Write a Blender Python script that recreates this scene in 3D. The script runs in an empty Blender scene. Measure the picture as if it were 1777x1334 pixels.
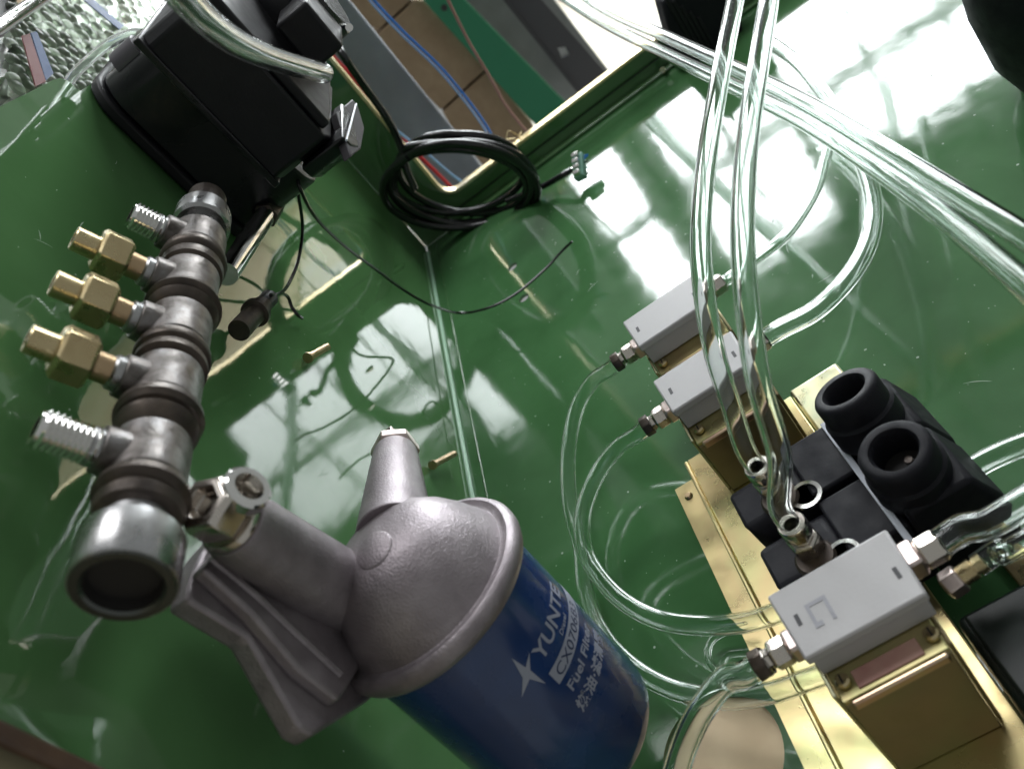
import bpy, bmesh, math, random
from mathutils import Vector, Matrix
random.seed(7)
S = bpy.context.scene
COL = S.collection
V = Vector

# ------------------------------------------------------------------ camera (world: X along the cabinet depth towards us, Y to the right, Z up)
F, CX, CY = 1539.0, 888.5, 667.0
RT = V((0.1574, 0.5627, -0.8116)), V((0.8046, -0.5496, -0.2250)), V((-0.5726, -0.6176, -0.5392))  # world axes in camera frame
RM = Matrix((RT[0], RT[1], RT[2])).transposed()          # camera <- world
CAM = V((0.6394, 0.1526, 0.2722))
RMI = RM.transposed()
right, down, fwd = [V(RM[i]) for i in range(3)]
cam_data = bpy.data.cameras.new("camera")
cam_data.sensor_width = 36; cam_data.lens = F / 1777 * 36
cam_data.clip_start = 0.005; cam_data.clip_end = 60
cam_data.dof.use_dof = True
cam_data.dof.focus_distance = 0.33
cam_data.dof.aperture_fstop = 16
cam = bpy.data.objects.new("camera", cam_data); COL.objects.link(cam)
mw = Matrix((right, -down, -fwd)).transposed().to_4x4(); mw.translation = CAM
cam.matrix_world = mw
S.camera = cam

# ------------------------------------------------------------------ light
w = bpy.data.worlds.new("World"); S.world = w; w.use_nodes = True
bg = w.node_tree.nodes["Background"]
bg.inputs[0].default_value = (0.86, 0.90, 0.88, 1); bg.inputs[1].default_value = 0.33
def area(name, loc, target, sx, sy, power, color):
    L = bpy.data.lights.new(name, 'AREA'); L.shape = 'RECTANGLE'; L.size = sx; L.size_y = sy
    L.energy = power; L.color = color
    o = bpy.data.objects.new(name, L); COL.objects.link(o)
    o.location = loc
    o.rotation_euler = (V(target) - V(loc)).to_track_quat('-Z', 'Y').to_euler()
    return o
area("skylight_lamp", (-0.34, 0.22, 1.7), (-0.34, 0.22, 0), 0.56, 0.8, 12.5, (0.97, 0.98, 1.0))
S.view_settings.view_transform = 'Standard'; S.view_settings.look = 'None'
S.view_settings.exposure = 0.12; S.view_settings.gamma = 1.0
S.render.filter_size = 2.0
S.cycles.max_bounces = 14; S.cycles.transmission_bounces = 12; S.cycles.glossy_bounces = 6
S.cycles.sample_clamp_indirect = 6.0
WINDOW_LIGHT = 19.0

# ------------------------------------------------------------------ helpers
def W(px, py, x=None, y=None, z=None):
    """the place where the sight line of photo point (px,py) meets the plane x=, y= or z="""
    r = RMI @ V(((px - CX) / F, (py - CY) / F, 1.0))
    ax, v = (0, x) if x is not None else (1, y) if y is not None else (2, z)
    return CAM + r * ((v - CAM[ax]) / r[ax])

def frame(axis, hint=None):
    a = V(axis).normalized()
    h = V(hint) if hint is not None else (V((0, 0, 1)) if abs(a.z) < 0.9 else V((1, 0, 0)))
    u = (h - a * h.dot(a)).normalized()
    return u, a.cross(u), a

class MB:
    def __init__(s): s.bm = bmesh.new()
    def box(s, c, size, axes=None):
        ax = axes or (V((1, 0, 0)), V((0, 1, 0)), V((0, 0, 1)))
        c = V(c); vs = []
        for i in (-.5, .5):
            for j in (-.5, .5):
                for k in (-.5, .5):
                    vs.append(s.bm.verts.new(c + ax[0] * i * size[0] + ax[1] * j * size[1] + ax[2] * k * size[2]))
        for f in ((0, 1, 3, 2), (4, 6, 7, 5), (0, 4, 5, 1), (2, 3, 7, 6), (0, 2, 6, 4), (1, 5, 7, 3)):
            s.bm.faces.new([vs[i] for i in f])
        return s
    def bb(s, a, b):
        a, b = V(a), V(b)
        return s.box((a + b) / 2, [abs(b[i] - a[i]) for i in range(3)])
    def lathe(s, o, axis, prof, n=24, hint=None, start=True, end=True):
        """prof: list of (radius, height along axis)"""
        u, v, a = frame(axis, hint); o = V(o); rings = []
        for r, h in prof:
            if r < 1e-7: rings.append([s.bm.verts.new(o + a * h)])
            else: rings.append([s.bm.verts.new(o + a * h + (u * math.cos(2 * math.pi * i / n) + v * math.sin(2 * math.pi * i / n)) * r) for i in range(n)])
        for A, B in zip(rings, rings[1:]):
            for i in range(n):
                j = (i + 1) % n
                if len(A) == 1 and len(B) == 1: continue
                if len(A) == 1: s.bm.faces.new((A[0], B[j], B[i]))
                elif len(B) == 1: s.bm.faces.new((A[i], A[j], B[0]))
                else: s.bm.faces.new((A[i], A[j], B[j], B[i]))
        if start and len(rings[0]) > 2: s.bm.faces.new(rings[0][::-1])
        if end and len(rings[-1]) > 2: s.bm.faces.new(rings[-1])
        return s
    def cyl(s, p0, p1, r0, r1=None, n=20, hint=None):
        p0, p1 = V(p0), V(p1); d = p1 - p0
        return s.lathe(p0, d, [(r0, 0), (r0 if r1 is None else r1, d.length)], n, hint)
    def pipe(s, p0, p1, ro, ri, n=20):
        p0, p1 = V(p0), V(p1); L = (p1 - p0).length
        return s.lathe(p0, p1 - p0, [(ri, 0), (ro, 0), (ro, L), (ri, L), (ri, 0)], n, start=False, end=False)
    def cup(s, p0, p1, ro, ri, depth, n=20, ch=0.0):
        """cylinder with a blind hole in its p1 end"""
        p0, p1 = V(p0), V(p1); L = (p1 - p0).length
        return s.lathe(p0, p1 - p0, [(ro - ch, 0), (ro, ch), (ro, L - ch), (ro - ch, L), (ri, L), (ri, L - depth)], n)
    def prism(s, pts, off):
        """extrude polygon (world points) by vector off"""
        off = V(off)
        a = [s.bm.verts.new(V(p)) for p in pts]; b = [s.bm.verts.new(V(p) + off) for p in pts]
        s.bm.faces.new(a[::-1]); s.bm.faces.new(b)
        n = len(a)
        for i in range(n): s.bm.faces.new((a[i], a[(i + 1) % n], b[(i + 1) % n], b[i]))
        return s
    def sheet(s, outer, holes, off):
        """flat sheet with holes; outer/holes lists of world points; thickness off"""
        off = V(off); bm = s.bm; edges = []; loops = []
        for lp in [outer] + holes:
            vs = [bm.verts.new(V(p)) for p in lp]; loops.append(vs)
            for i in range(len(vs)): edges.append(bm.edges.new((vs[i], vs[(i + 1) % len(vs)])))
        g = bmesh.ops.triangle_fill(bm, edges=edges, use_beauty=True, use_dissolve=False)
        fs = [e for e in g['geom'] if isinstance(e, bmesh.types.BMFace)]
        d = bmesh.ops.duplicate(bm, geom=fs)
        m = d['vert_map']
        bmesh.ops.translate(bm, verts=[m[v] for lp in loops for v in lp], vec=off)
        for lp in loops:
            for i in range(len(lp)):
                a, b = lp[i], lp[(i + 1) % len(lp)]
                bm.faces.new((a, b, m[b], m[a]))
        return s
    def tube(s, pts, r, n=10, inner=None, sub=8, closed=False, r1=None):
        P = spline(pts, sub, closed)
        N = len(P); T = []
        for i in range(N):
            a = P[(i - 1) % N] if closed else P[max(i - 1, 0)]
            b = P[(i + 1) % N] if closed else P[min(i + 1, N - 1)]
            T.append((b - a).normalized())
        u = frame(T[0])[0]
        O, I = [], []
        for i in range(N):
            u = (u - T[i] * u.dot(T[i])).normalized(); v = T[i].cross(u)
            rr = r if r1 is None else r + (r1 - r) * i / (N - 1)
            O.append([s.bm.verts.new(P[i] + (u * math.cos(2 * math.pi * k / n) + v * math.sin(2 * math.pi * k / n)) * rr) for k in range(n)])
            if inner: I.append([s.bm.verts.new(P[i] + (u * math.cos(2 * math.pi * k / n) + v * math.sin(2 * math.pi * k / n)) * inner) for k in range(n)])
        M = N if closed else N - 1
        for i in range(M):
            A, B = O[i], O[(i + 1) % N]
            for k in range(n): s.bm.faces.new((A[k], A[(k + 1) % n], B[(k + 1) % n], B[k]))
            if inner:
                A, B = I[i], I[(i + 1) % N]
                for k in range(n): s.bm.faces.new((A[(k + 1) % n], A[k], B[k], B[(k + 1) % n]))
        if not closed:
            if inner:
                for k in range(n):
                    s.bm.faces.new((O[0][(k + 1) % n], O[0][k], I[0][k], I[0][(k + 1) % n]))
                    s.bm.faces.new((O[-1][k], O[-1][(k + 1) % n], I[-1][(k + 1) % n], I[-1][k]))
            else:
                s.bm.faces.new(O[0][::-1]); s.bm.faces.new(O[-1])
        return s
    def build(s, name, mat, parent=None, bevel=0, seg=2, smooth=38):
        bm = s.bm
        bmesh.ops.recalc_face_normals(bm, faces=bm.faces)
        off = parent_loc(parent)
        if off.length > 0: bmesh.ops.translate(bm, verts=bm.verts, vec=-off)
        me = bpy.data.meshes.new(name); bm.to_mesh(me); bm.free()
        for p in me.polygons: p.use_smooth = True
        me.set_sharp_from_angle(angle=math.radians(smooth))
        o = bpy.data.objects.new(name, me); COL.objects.link(o)
        me.materials.append(mat)
        if bevel:
            m = o.modifiers.new("edge", 'BEVEL'); m.width = bevel; m.segments = seg; m.limit_method = 'ANGLE'; m.angle_limit = math.radians(35)
            m.harden_normals = False
        if parent: o.parent = parent
        return o

WORLD_LOC = {}
def parent_loc(p):
    v = V((0, 0, 0))
    while p is not None: v += p.location; p = p.parent
    return v

def spline(pts, sub=8, closed=False):
    pts = [V(p) for p in pts]; n = len(pts); out = []
    if n == 2 and not closed: return [pts[0].lerp(pts[1], i / sub) for i in range(sub + 1)]
    R = range(n) if closed else range(n - 1)
    for i in R:
        if closed: p0, p1, p2, p3 = pts[(i - 1) % n], pts[i], pts[(i + 1) % n], pts[(i + 2) % n]
        else: p0, p1, p2, p3 = pts[max(i - 1, 0)], pts[i], pts[i + 1], pts[min(i + 2, n - 1)]
        for k in range(sub):
            t = k / sub
            out.append(0.5 * ((2 * p1) + (p2 - p0) * t + (2 * p0 - 5 * p1 + 4 * p2 - p3) * t * t + (3 * p1 - p0 - 3 * p2 + p3) * t ** 3))
    if not closed: out.append(pts[-1])
    return out

def thing(name, label, cat, loc=(0, 0, 0), group=None):
    o = bpy.data.objects.new(name, None); COL.objects.link(o); o.location = V(loc)
    o.empty_display_size = 0.01
    o['label'] = label; o['category'] = cat
    if group: o['group'] = group
    return o
def tag(o, label, cat, group=None):
    o['label'] = label; o['category'] = cat
    if group: o['group'] = group
    return o

# ------------------------------------------------------------------ materials
def mat(name, color, rough=0.5, metal=0.0, **kw):
    m = bpy.data.materials.new(name); m.use_nodes = True
    nt = m.node_tree; b = nt.nodes["Principled BSDF"]
    b.inputs["Base Color"].default_value = (*color, 1)
    b.inputs["Roughness"].default_value = rough; b.inputs["Metallic"].default_value = metal
    if 'spec' in kw: b.inputs["Specular IOR Level"].default_value = kw['spec']
    if 'coat' in kw: b.inputs["Coat Weight"].default_value = kw['coat']; b.inputs["Coat Roughness"].default_value = kw.get('coat_rough', .05)
    if 'trans' in kw: b.inputs["Transmission Weight"].default_value = kw['trans']; b.inputs["IOR"].default_value = kw.get('ior', 1.45)
    if 'emit' in kw: b.inputs["Emission Color"].default_value = (*color, 1); b.inputs["Emission Strength"].default_value = kw['emit']
    tc = nt.nodes.new("ShaderNodeTexCoord"); geo = nt.nodes.new("ShaderNodeNewGeometry")
    src = geo.outputs["Position"]
    if 'var' in kw:                                   # colour mottling between given colours
        cols, scale = kw['var']
        n = nt.nodes.new("ShaderNodeTexNoise"); n.inputs["Scale"].default_value = scale; n.inputs["Detail"].default_value = 5
        n.inputs["Distortion"].default_value = kw.get('dist', 0.4)
        nt.links.new(src, n.inputs["Vector"])
        r = nt.nodes.new("ShaderNodeValToRGB"); e = r.color_ramp.elements
        e[0].position = .3; e[0].color = (*cols[0], 1); e[1].position = .7; e[1].color = (*cols[-1], 1)
        for i, c in enumerate(cols[1:-1]):
            x = e.new(.3 + .4 * (i + 1) / (len(cols) - 1)); x.color = (*c, 1)
        nt.links.new(n.outputs["Fac"], r.inputs["Fac"]); nt.links.new(r.outputs["Color"], b.inputs["Base Color"])
    if 'rvar' in kw:
        lo, hi, scale = kw['rvar']
        n = nt.nodes.new("ShaderNodeTexNoise"); n.inputs["Scale"].default_value = scale; n.inputs["Detail"].default_value = 6
        nt.links.new(src, n.inputs["Vector"])
        mr = nt.nodes.new("ShaderNodeMapRange"); mr.inputs["From Min"].default_value = .35; mr.inputs["From Max"].default_value = .7
        mr.inputs["To Min"].default_value = lo; mr.inputs["To Max"].default_value = hi
        nt.links.new(n.outputs["Fac"], mr.inputs["Value"]); nt.links.new(mr.outputs["Result"], b.inputs["Roughness"])
    prev = None
    for scale, dist in kw.get('bump', ()):
        n = nt.nodes.new("ShaderNodeTexNoise"); n.inputs["Scale"].default_value = scale; n.inputs["Detail"].default_value = 3
        nt.links.new(src, n.inputs["Vector"])
        bp = nt.nodes.new("ShaderNodeBump"); bp.inputs["Strength"].default_value = 1.0; bp.inputs["Distance"].default_value = dist
        nt.links.new(n.outputs["Fac"], bp.inputs["Height"])
        if prev: nt.links.new(prev, bp.inputs["Normal"])
        prev = bp.outputs["Normal"]
    if prev: nt.links.new(prev, b.inputs["Normal"])
    return m

M = {}
M['green'] = mat("green_gloss_paint", (.074, .172, .063), .04, bump=[(14, .0003), (600, .000004)], var=([(.067, .160, .057), (.081, .184, .070)], 30), rvar=(.02, .05, 60), spec=.95)
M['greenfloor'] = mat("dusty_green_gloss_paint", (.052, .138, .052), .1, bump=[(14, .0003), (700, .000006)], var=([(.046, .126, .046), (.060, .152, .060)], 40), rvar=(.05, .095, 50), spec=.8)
M['rawedge'] = mat("bare_cut_edge", (.85, .68, .42), .42, .9, var=([(.92, .76, .48), (.84, .68, .38), (.95, .86, .66)], 60))
M['bead'] = mat("lit_edge_bead", (.35, .55, .40), .3)
M['blackplastic'] = mat("black_plastic", (.009, .009, .011), .5, spec=.3, bump=[(900, .00005)], rvar=(.42, .6, 90))
M['blackgloss'] = mat("black_gloss_plastic", (.007, .007, .009), .24, spec=.4, rvar=(.2, .4, 40))
M['blackribbed'] = mat("dull_black_nylon", (.007, .007, .011), .62, spec=.25, bump=[(700, .00005)], rvar=(.52, .74, 120))
M['boxblack'] = mat("dark_bottle_green_black", (.006, .010, .008), .35, spec=.18)
M['rubber'] = mat("black_cable_sheath", (.010, .010, .011), .22)
M['steel'] = mat("machined_steel", (.40, .40, .41), .28, 1.0, var=([(.32, .315, .31), (.44, .44, .45)], 120), rvar=(.2, .42, 160), bump=[(500, .00002)])
M['chrome'] = mat("bright_nickel", (.74, .73, .71), .12, 1.0, rvar=(.08, .2, 200))
M['castiron'] = mat("grey_cast_segment", (.19, .18, .18), .40, .95, var=([(.07, .061, .055), (.165, .150, .142), (.23, .22, .22)], 190), rvar=(.32, .6, 150), bump=[(900, .0001), (250, .00008)])
M['darkring'] = mat("dark_phosphated_ring", (.075, .060, .050), .42, .6, var=([(.045, .036, .032), (.10, .078, .062)], 130), rvar=(.32, .6, 200), bump=[(700, .00008)])
M['socketface'] = mat("shaded_turned_face", (.10, .105, .10), .3, .9, rvar=(.24, .4, 200))  # steel end face coloured dark for the dark surroundings it mirrors
M['castalu'] = mat("sand_cast_aluminium", (.31, .27, .29), .46, .7, var=([(.225, .196, .21), (.315, .28, .295)], 110), bump=[(1500, .0002), (260, .00012)], rvar=(.4, .58, 120))
M['brass'] = mat("brass", (.62, .52, .30), .3, 1.0, var=([(.58, .48, .28), (.46, .36, .20)], 120), rvar=(.2, .4, 200))
M['bronze'] = mat("reddish_brass", (.46, .33, .20), .34, 1.0, rvar=(.26, .46, 200))
M['nickelhex'] = mat("nickel_plated_hex", (.60, .55, .50), .22, 1.0, rvar=(.14, .32, 200))
M['pinkhex'] = mat("pinkish_nickel_hex", (.66, .55, .52), .3, 1.0)
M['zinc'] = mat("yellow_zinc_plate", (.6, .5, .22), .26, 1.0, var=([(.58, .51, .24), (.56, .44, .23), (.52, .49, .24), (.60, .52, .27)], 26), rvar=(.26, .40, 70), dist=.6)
M['zincshaded'] = mat("shaded_zinc_plate", (.30, .26, .15), .44, .85, var=([(.26, .23, .12), (.33, .27, .16), (.30, .28, .15)], 30), rvar=(.34, .5, 60))  # same zinc plating, shade of faces turned from the window put into the colour
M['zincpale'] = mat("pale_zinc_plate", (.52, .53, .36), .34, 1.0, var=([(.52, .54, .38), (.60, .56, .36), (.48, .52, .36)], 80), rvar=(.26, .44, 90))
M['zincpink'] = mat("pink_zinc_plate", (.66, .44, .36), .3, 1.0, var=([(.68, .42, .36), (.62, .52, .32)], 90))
M['greyplastic'] = mat("grey_valve_plastic", (.41, .40, .405), .45, bump=[(800, .00003)], rvar=(.36, .5, 100))
M['mark'] = mat("dark_print", (.05, .05, .055), .6)
M['blue'] = mat("dark_blue_can_paint", (.010, .028, .10), .22, coat=.5, coat_rough=.12, var=([(.008, .031, .118), (.013, .045, .16)], 40), rvar=(.18, .34, 80))
M['print'] = mat("grey_white_print", (.31, .33, .41), .5)
M['bluetext'] = mat("dark_blue_print", (.012, .026, .085), .5)
M['tube'] = mat("clear_pvc", (.94, .98, .96), .05, trans=1.0, ior=1.27)
M['tubeend'] = mat("milky_cut_end", (.75, .80, .76), .3, trans=.4)
M['cardboard'] = mat("brown_cardboard", (.27, .19, .115), .85, var=([(.24, .165, .10), (.30, .215, .135)], 60), bump=[(300, .0001)])
M['tan'] = mat("tan_board", (.74, .57, .38), .7, var=([(.70, .53, .34), (.78, .61, .41)], 50))
M['tanfloor'] = mat("daylit_tan_carton", (.50, .39, .25), .8, var=([(.46, .36, .22), (.60, .50, .34), (.44, .30, .18)], 9))
M['wood'] = mat("brown_wood", (.10, .055, .035), .55, var=([(.07, .04, .028), (.13, .075, .045)], 90))
M['beige'] = mat("beige_board", (.40, .35, .22), .7, var=([(.36, .31, .19), (.44, .38, .26)], 40))
M['greyboard'] = mat("blue_grey_sheet", (.21, .225, .255), .55, var=([(.18, .19, .215), (.24, .26, .295)], 25))
M['greypanel'] = mat("grey_panel", (.17, .19, .195), .6, var=([(.14, .155, .16), (.2, .22, .225)], 20))
M['greenbar'] = mat("emerald_painted_bar", (.012, .16, .075), .4)
M['darksteel'] = mat("dark_slotted_steel", (.055, .055, .062), .45, .3)
M['bluewire'] = mat("blue_wire_insulation", (.015, .20, .75), .3)
M['bluepale'] = mat("pale_blue_wire_insulation", (.32, .52, .88), .35)
M['redwire'] = mat("red_wire_insulation", (.65, .015, .03), .35)
M['pinkwire'] = mat("pink_brown_wire_insulation", (.42, .20, .18), .45)
M['film'] = mat("clear_bubble_film", (.22, .27, .20), .3, trans=.9, ior=1.25, spec=.3)
M['redtape'] = mat("dull_red_tape", (.16, .012, .010), .6)
M['bluetape'] = mat("dull_blue_tape", (.018, .07, .22), .6)
M['whitestrip'] = mat("pale_grey_strip", (.50, .53, .60), .4)
M['pcb'] = mat("clear_green_terminal", (.25, .50, .40), .25, trans=.3)
M['dust'] = mat("pale_dust", (.42, .50, .42), .8)
M['hole'] = mat("dark_bore", (.012, .010, .010), .6)
M['frame'] = mat("dark_window_frame", (.05, .06, .06), .6)
M['pane'] = mat("lit_window_pane", (.93, .98, 1.0), .5, emit=WINDOW_LIGHT)

def circle(c, u, v, r, n=24):
    return [V(c) + V(u) * r * math.cos(2 * math.pi * i / n) + V(v) * r * math.sin(2 * math.pi * i / n) for i in range(n)]
XA, YA, ZA = V((1, 0, 0)), V((0, 1, 0)), V((0, 0, 1))

# ------------------------------------------------------------------ the green cabinet
cab = thing("steel_cabinet", "glossy green painted steel enclosure that all the pump parts are fixed in", "cabinet")
# floor with the screw holes and the large round opening
fh = []
for (px, py, r) in ((889, 463, .0037), (909, 517, .0036)):
    fh.append(circle(W(px, py, z=0), XA, YA, r, 20))
hole_c = W(1252, 1312, z=0)
fh.append(circle(hole_c, XA, YA, .0215, 48))
MB().sheet([(-.004, .0006, 0), (.60, .0006, 0), (.60, .62, 0), (-.004, .62, 0)], fh, (0, 0, -.002)).build("floor_panel", M['greenfloor'], cab)
# side wall, with the stepped top edge seen behind the pump
top = [W(*p, y=0) for p in ((0, 185), (60, 156), (92, 139), (104, 136), (118, 140), (133, 154), (140, 158), (165, 142), (205, 112))]
out = [V((.522, 0, .001)), V((.522, 0, .30)), V((.40, 0, .285))] + top + [V((.17, 0, .243)), V((.12, 0, .236)), V((-.004, 0, .236)), V((-.004, 0, .001))]
MB().sheet(out, [], (0, -.002, 0)).build("side_panel", M['green'], cab)
# back panel with the big rounded opening
y0, z0, y1, z1, rad = .0372, .0215, .60, .42, .013
op = []
for (cy, cz, a0) in ((y0 + rad, z0 + rad, 180), (y1 - rad, z0 + rad, 270), (y1 - rad, z1 - rad, 0), (y0 + rad, z1 - rad, 90)):
    for k in range(7):
        a = math.radians(a0 + 15 * k); op.append(V((0, cy + rad * math.cos(a), cz + rad * math.sin(a))))
MB().sheet([(0, .0006, .0006), (0, .62, .0006), (0, .62, .45), (0, .0006, .45)], [op], (-.002, 0, 0)).build("back_panel", M['green'], cab)
# bare metal edge strip round the opening
mb = MB(); n = len(op)
inn = []
cen = V((0, (y0 + y1) / 2, (z0 + z1) / 2))
for p in op:
    d = V((0, p.y - min(max(p.y, y0 + rad), y1 - rad), p.z - min(max(p.z, z0 + rad), z1 - rad))); inn.append(p - (d.normalized() if d.length else V()) * .0022)
for i in range(n):
    j = (i + 1) % n
    a, b, c, d = op[i], op[j], inn[j], inn[i]
    for q in ((V((.0012, 0, 0)), (a, b, c, d)),):
        f = [mb.bm.verts.new(p + q[0]) for p in q[1]]; g = [mb.bm.verts.new(p + V((-.006, 0, 0))) for p in q[1]]
        mb.bm.faces.new(f); mb.bm.faces.new(g[::-1])
        for e in ((0, 1), (2, 3)): mb.bm.faces.new((f[e[0]], f[e[1]], g[e[1]], g[e[0]]))
mb.build("edge_trim", M['rawedge'], cab)
# fold line between wall and floor: thin bead coloured pale as a lit edge and shallow step, low lip under the opening
MB().tube([(.012, .0012, .0012), (.15, .0012, .0012), (.30, .0012, .0012), (.52, .0012, .0012)], .0013, 8).build("seam_bead", M['bead'], cab)
MB().bb((.006, .009, .0001), (.52, .0096, .0006)).build("seam_step", M['green'], cab, .0002)
MB().bb((.0005, .022, .0003), (.007, .60, .0028)).build("bottom_lip", M['green'], cab, .001)
MB().bb((.0009, .022, .0105), (.0019, .60, .0115)).build("lip_shadow_line", M['blackplastic'], cab, .0003)  # black strip standing in for the shadow line of the folded panel
MB().bb((.5224, -.0016, .001), (.5264, .0010, .30)).build("front_edge_strip", M['wood'], cab, .0008)

# boards beyond the cabinet
o = MB().bb((.5, -.016, -.05), (.9, -.006, .35)).build("cardboard_sheet", M['beige'], None, .001)
tag(o, "beige board behind the brown front edge at the lower left corner", "board")
o = MB().bb((.38, .02, -.0062), (.58, .14, -.0024)).build("tan_board", M['tan'], None, .0005)
tag(o, "tan board seen through the round hole in the green floor", "board")

# ------------------------------------------------------------------ workshop seen through the opening
BX = -.17
def bgquad(name, m, pts, x, depth, parent=None, bevel=.0015):
    return MB().prism([W(px, py, x=x) for px, py in pts], (-depth, 0, 0)).build(name, m, parent, bevel)
o = bgquad("sheet_metal_board", M['greyboard'], [(470, -135), (500, -130), (604, 0), (790, 230), (850, 310), (770, 330), (560, 90)], -.10, .01)
tag(o, "upright blue grey sheet standing beside the cardboard boxes", "sheet")
def cbox(name, label, pts, x=-.42):
    o = bgquad(name, M['cardboard'], pts, x, .12, None, .002)
    tag(o, label, "box", "cardboard boxes stacked behind the opening"); return o
cbox("cardboard_box", "top cardboard box of the stack, small corner at the photo's upper edge", [(510, -125), (612, -125), (717, -2), (657, 53), (640, 45), (604, 0)])
cbox("cardboard_box", "middle cardboard box, the tall one with a torn lower corner", [(660, 55), (721, 0), (735, 2), (846, 118), (765, 192), (650, 74)])
cbox("cardboard_box", "bottom cardboard box, darker and half behind the cable coil", [(768, 195), (848, 122), (915, 205), (930, 225), (840, 290), (790, 232)])
o = bgquad("green_steel_bar", M['greenbar'], [(622, -130), (708, -130), (806, 0), (985, 182), (1010, 208), (950, 240), (900, 186), (733, 0)], -.40, .015)
tag(o, "emerald green upright steel bar right of the cardboard boxes", "bar")
MB().cyl(W(771, 14, x=-.3999), W(771, 14, x=-.3985), .0034).build("bolt_hole", M['hole'], o)
o = bgquad("grey_sheet", M['greypanel'], [(700, -130), (862, -130), (1070, 140), (1090, 175), (1000, 240), (806, 0)], -.50, .01)
tag(o, "flat grey panel standing behind the green bar and the slotted post", "panel")
post = thing("slotted_post", "dark slotted steel upright with one square hole showing white", "post", W(960, 60, x=-.46))
pp = [(790, -125), (842, -125), (940, 0), (1068, 145), (1085, 168), (1030, 195), (1006, 160), (880, 0)]
sq = [W(*p, x=-.46) for p in ((968, 84), (981, 82), (989, 96), (976, 103))]
MB().sheet([W(*p, x=-.46) for p in pp], [sq], (-.004, 0, 0)).build("post_face", M['darksteel'], post, .0005)
MB().prism([W(*p, x=-.468) for p in ((964, 80), (984, 78), (993, 98), (974, 107))], (-.001, 0, 0)).build("hole_liner", mat("white_paint", (.8, .82, .82), .4), post)
MB().prism([W(*p, x=-.452) for p in ((790, -125), (880, 0), (1006, 160), (1003, 163), (874, 2), (784, -123))], (-.006, 0, 0)).build("post_flange", M['darksteel'], post)
# pale workshop floor and the factory window whose upper panes the green paint mirrors
o = MB().bb((-1.46, .06, -.33), (-.25, 2.2, -.31)).build("workshop_floor", mat("pale_dusty_concrete", (.72, .69, .62), .8, var=([(.84, .83, .80), (.74, .66, .52), (.83, .82, .80)], 5)))
o['kind'] = "structure"
o = MB().bb((-1.40, .47, -.3095), (-.45, 1.5, -.302)).build("flattened_carton", M['tanfloor'], None, .002)
tag(o, "flattened tan carton on the workshop floor, mirrored in the green side wall", "carton")
win = thing("factory_window", "bright factory window in dark bars, mirrored in the green paint", "window", (-1.5, .6, .5))
cols = [(.05, .175), (.285, .43), (.445, .59), (.63, .812), (.826, 1.016), (1.030, 1.236), (1.250, 1.47), (1.484, 1.70)]
rows = [(.03, .42), (.46, .925), (.985, 1.20)]  # lowest row of panes is added, to brighten the workshop floor
for a, b in cols:
    for c, d in rows:
        if c < .1 and a > .6: continue
        dd = d + (.09 if .28 < a < .5 and d > 1 else 0) - (.07 if a > .6 and a < .8 and d > 1 else 0)
        MB().bb((-1.512, a, c), (-1.505, b, dd)).build("pane", M['pane'], win)
for y in [.0] + [(cols[i][1] + cols[i + 1][0]) / 2 for i in range(len(cols) - 1)] + [1.9]:
    MB().bb((-1.50, y - (.003 if y > .6 else .009), .03), (-1.49, y + (.003 if y > .6 else .009), 1.32)).build("mullion", M['frame'], win)
for z in (.02, .44, .955, 1.33):
    MB().bb((-1.505, -.02, z - .012), (-1.485, 1.92, z + .012)).build("transom", M['frame'], win)

# ------------------------------------------------------------------ wires in the opening
def wire(name, label, pts, r, m, cat="wire", n=8, group=None, sub=8):
    o = MB().tube(pts, r, n, sub=sub).build(name, m); tag(o, label, cat, group); return o
def px(x, pts): return [W(a, b, x=x) for a, b in pts]
wp = [(636, -20), (650, 2), (700, 55), (760, 112), (800, 158), (832, 200), (850, 228), (866, 262), (872, 300)]
wire("blue_wire", "brighter blue wire of the pair crossing in front of the cardboard", px(-.05, wp), .0010, M['bluewire'])
wire("blue_wire", "paler blue wire lying along the bright blue one", px(-.051, [(a - 4, b + 5) for a, b in wp]), .0009, M['bluepale'])
wire("pink_wire", "thin pinkish brown wire hanging over the green bar", px(-.06, [(770, -15), (782, 10), (815, 75), (848, 130), (876, 180), (902, 214), (914, 228)]), .0011, M['pinkwire'])
wire("red_wire", "red wire running behind the black cable into the coil", px(-.03, [(572, 90), (582, 103), (616, 140), (655, 188), (694, 236), (732, 275), (770, 312), (802, 345)]), .0016, M['redwire'])
wire("white_wire", "white wire beside the red one", px(-.035, [(566, 92), (574, 104), (612, 148), (655, 198), (690, 240)]), .0016, mat("dull_white_insulation", (.38, .40, .38), .5))
wire("blue_wire", "blue wire below the red one, running down through the coil", px(-.028, [(636, 180), (660, 204), (700, 236), (740, 266), (780, 300), (812, 325), (835, 350)]), .0011, M['bluepale'])
o = MB()
for k in range(9):
    a = W(905 + random.uniform(-12, 14), 240 + random.uniform(-8, 8), x=-.001)
    o.tube([a, a + V((.004, random.uniform(-.008, .008), random.uniform(.002, .009))), a + V((.006, random.uniform(-.014, .012), random.uniform(-.002, .006)))], .0003, 5, sub=4)
o = o.build("wire_strands", M['rawedge']); tag(o, "frayed copper strands at the rim where the pink wire ends", "strands")

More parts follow.
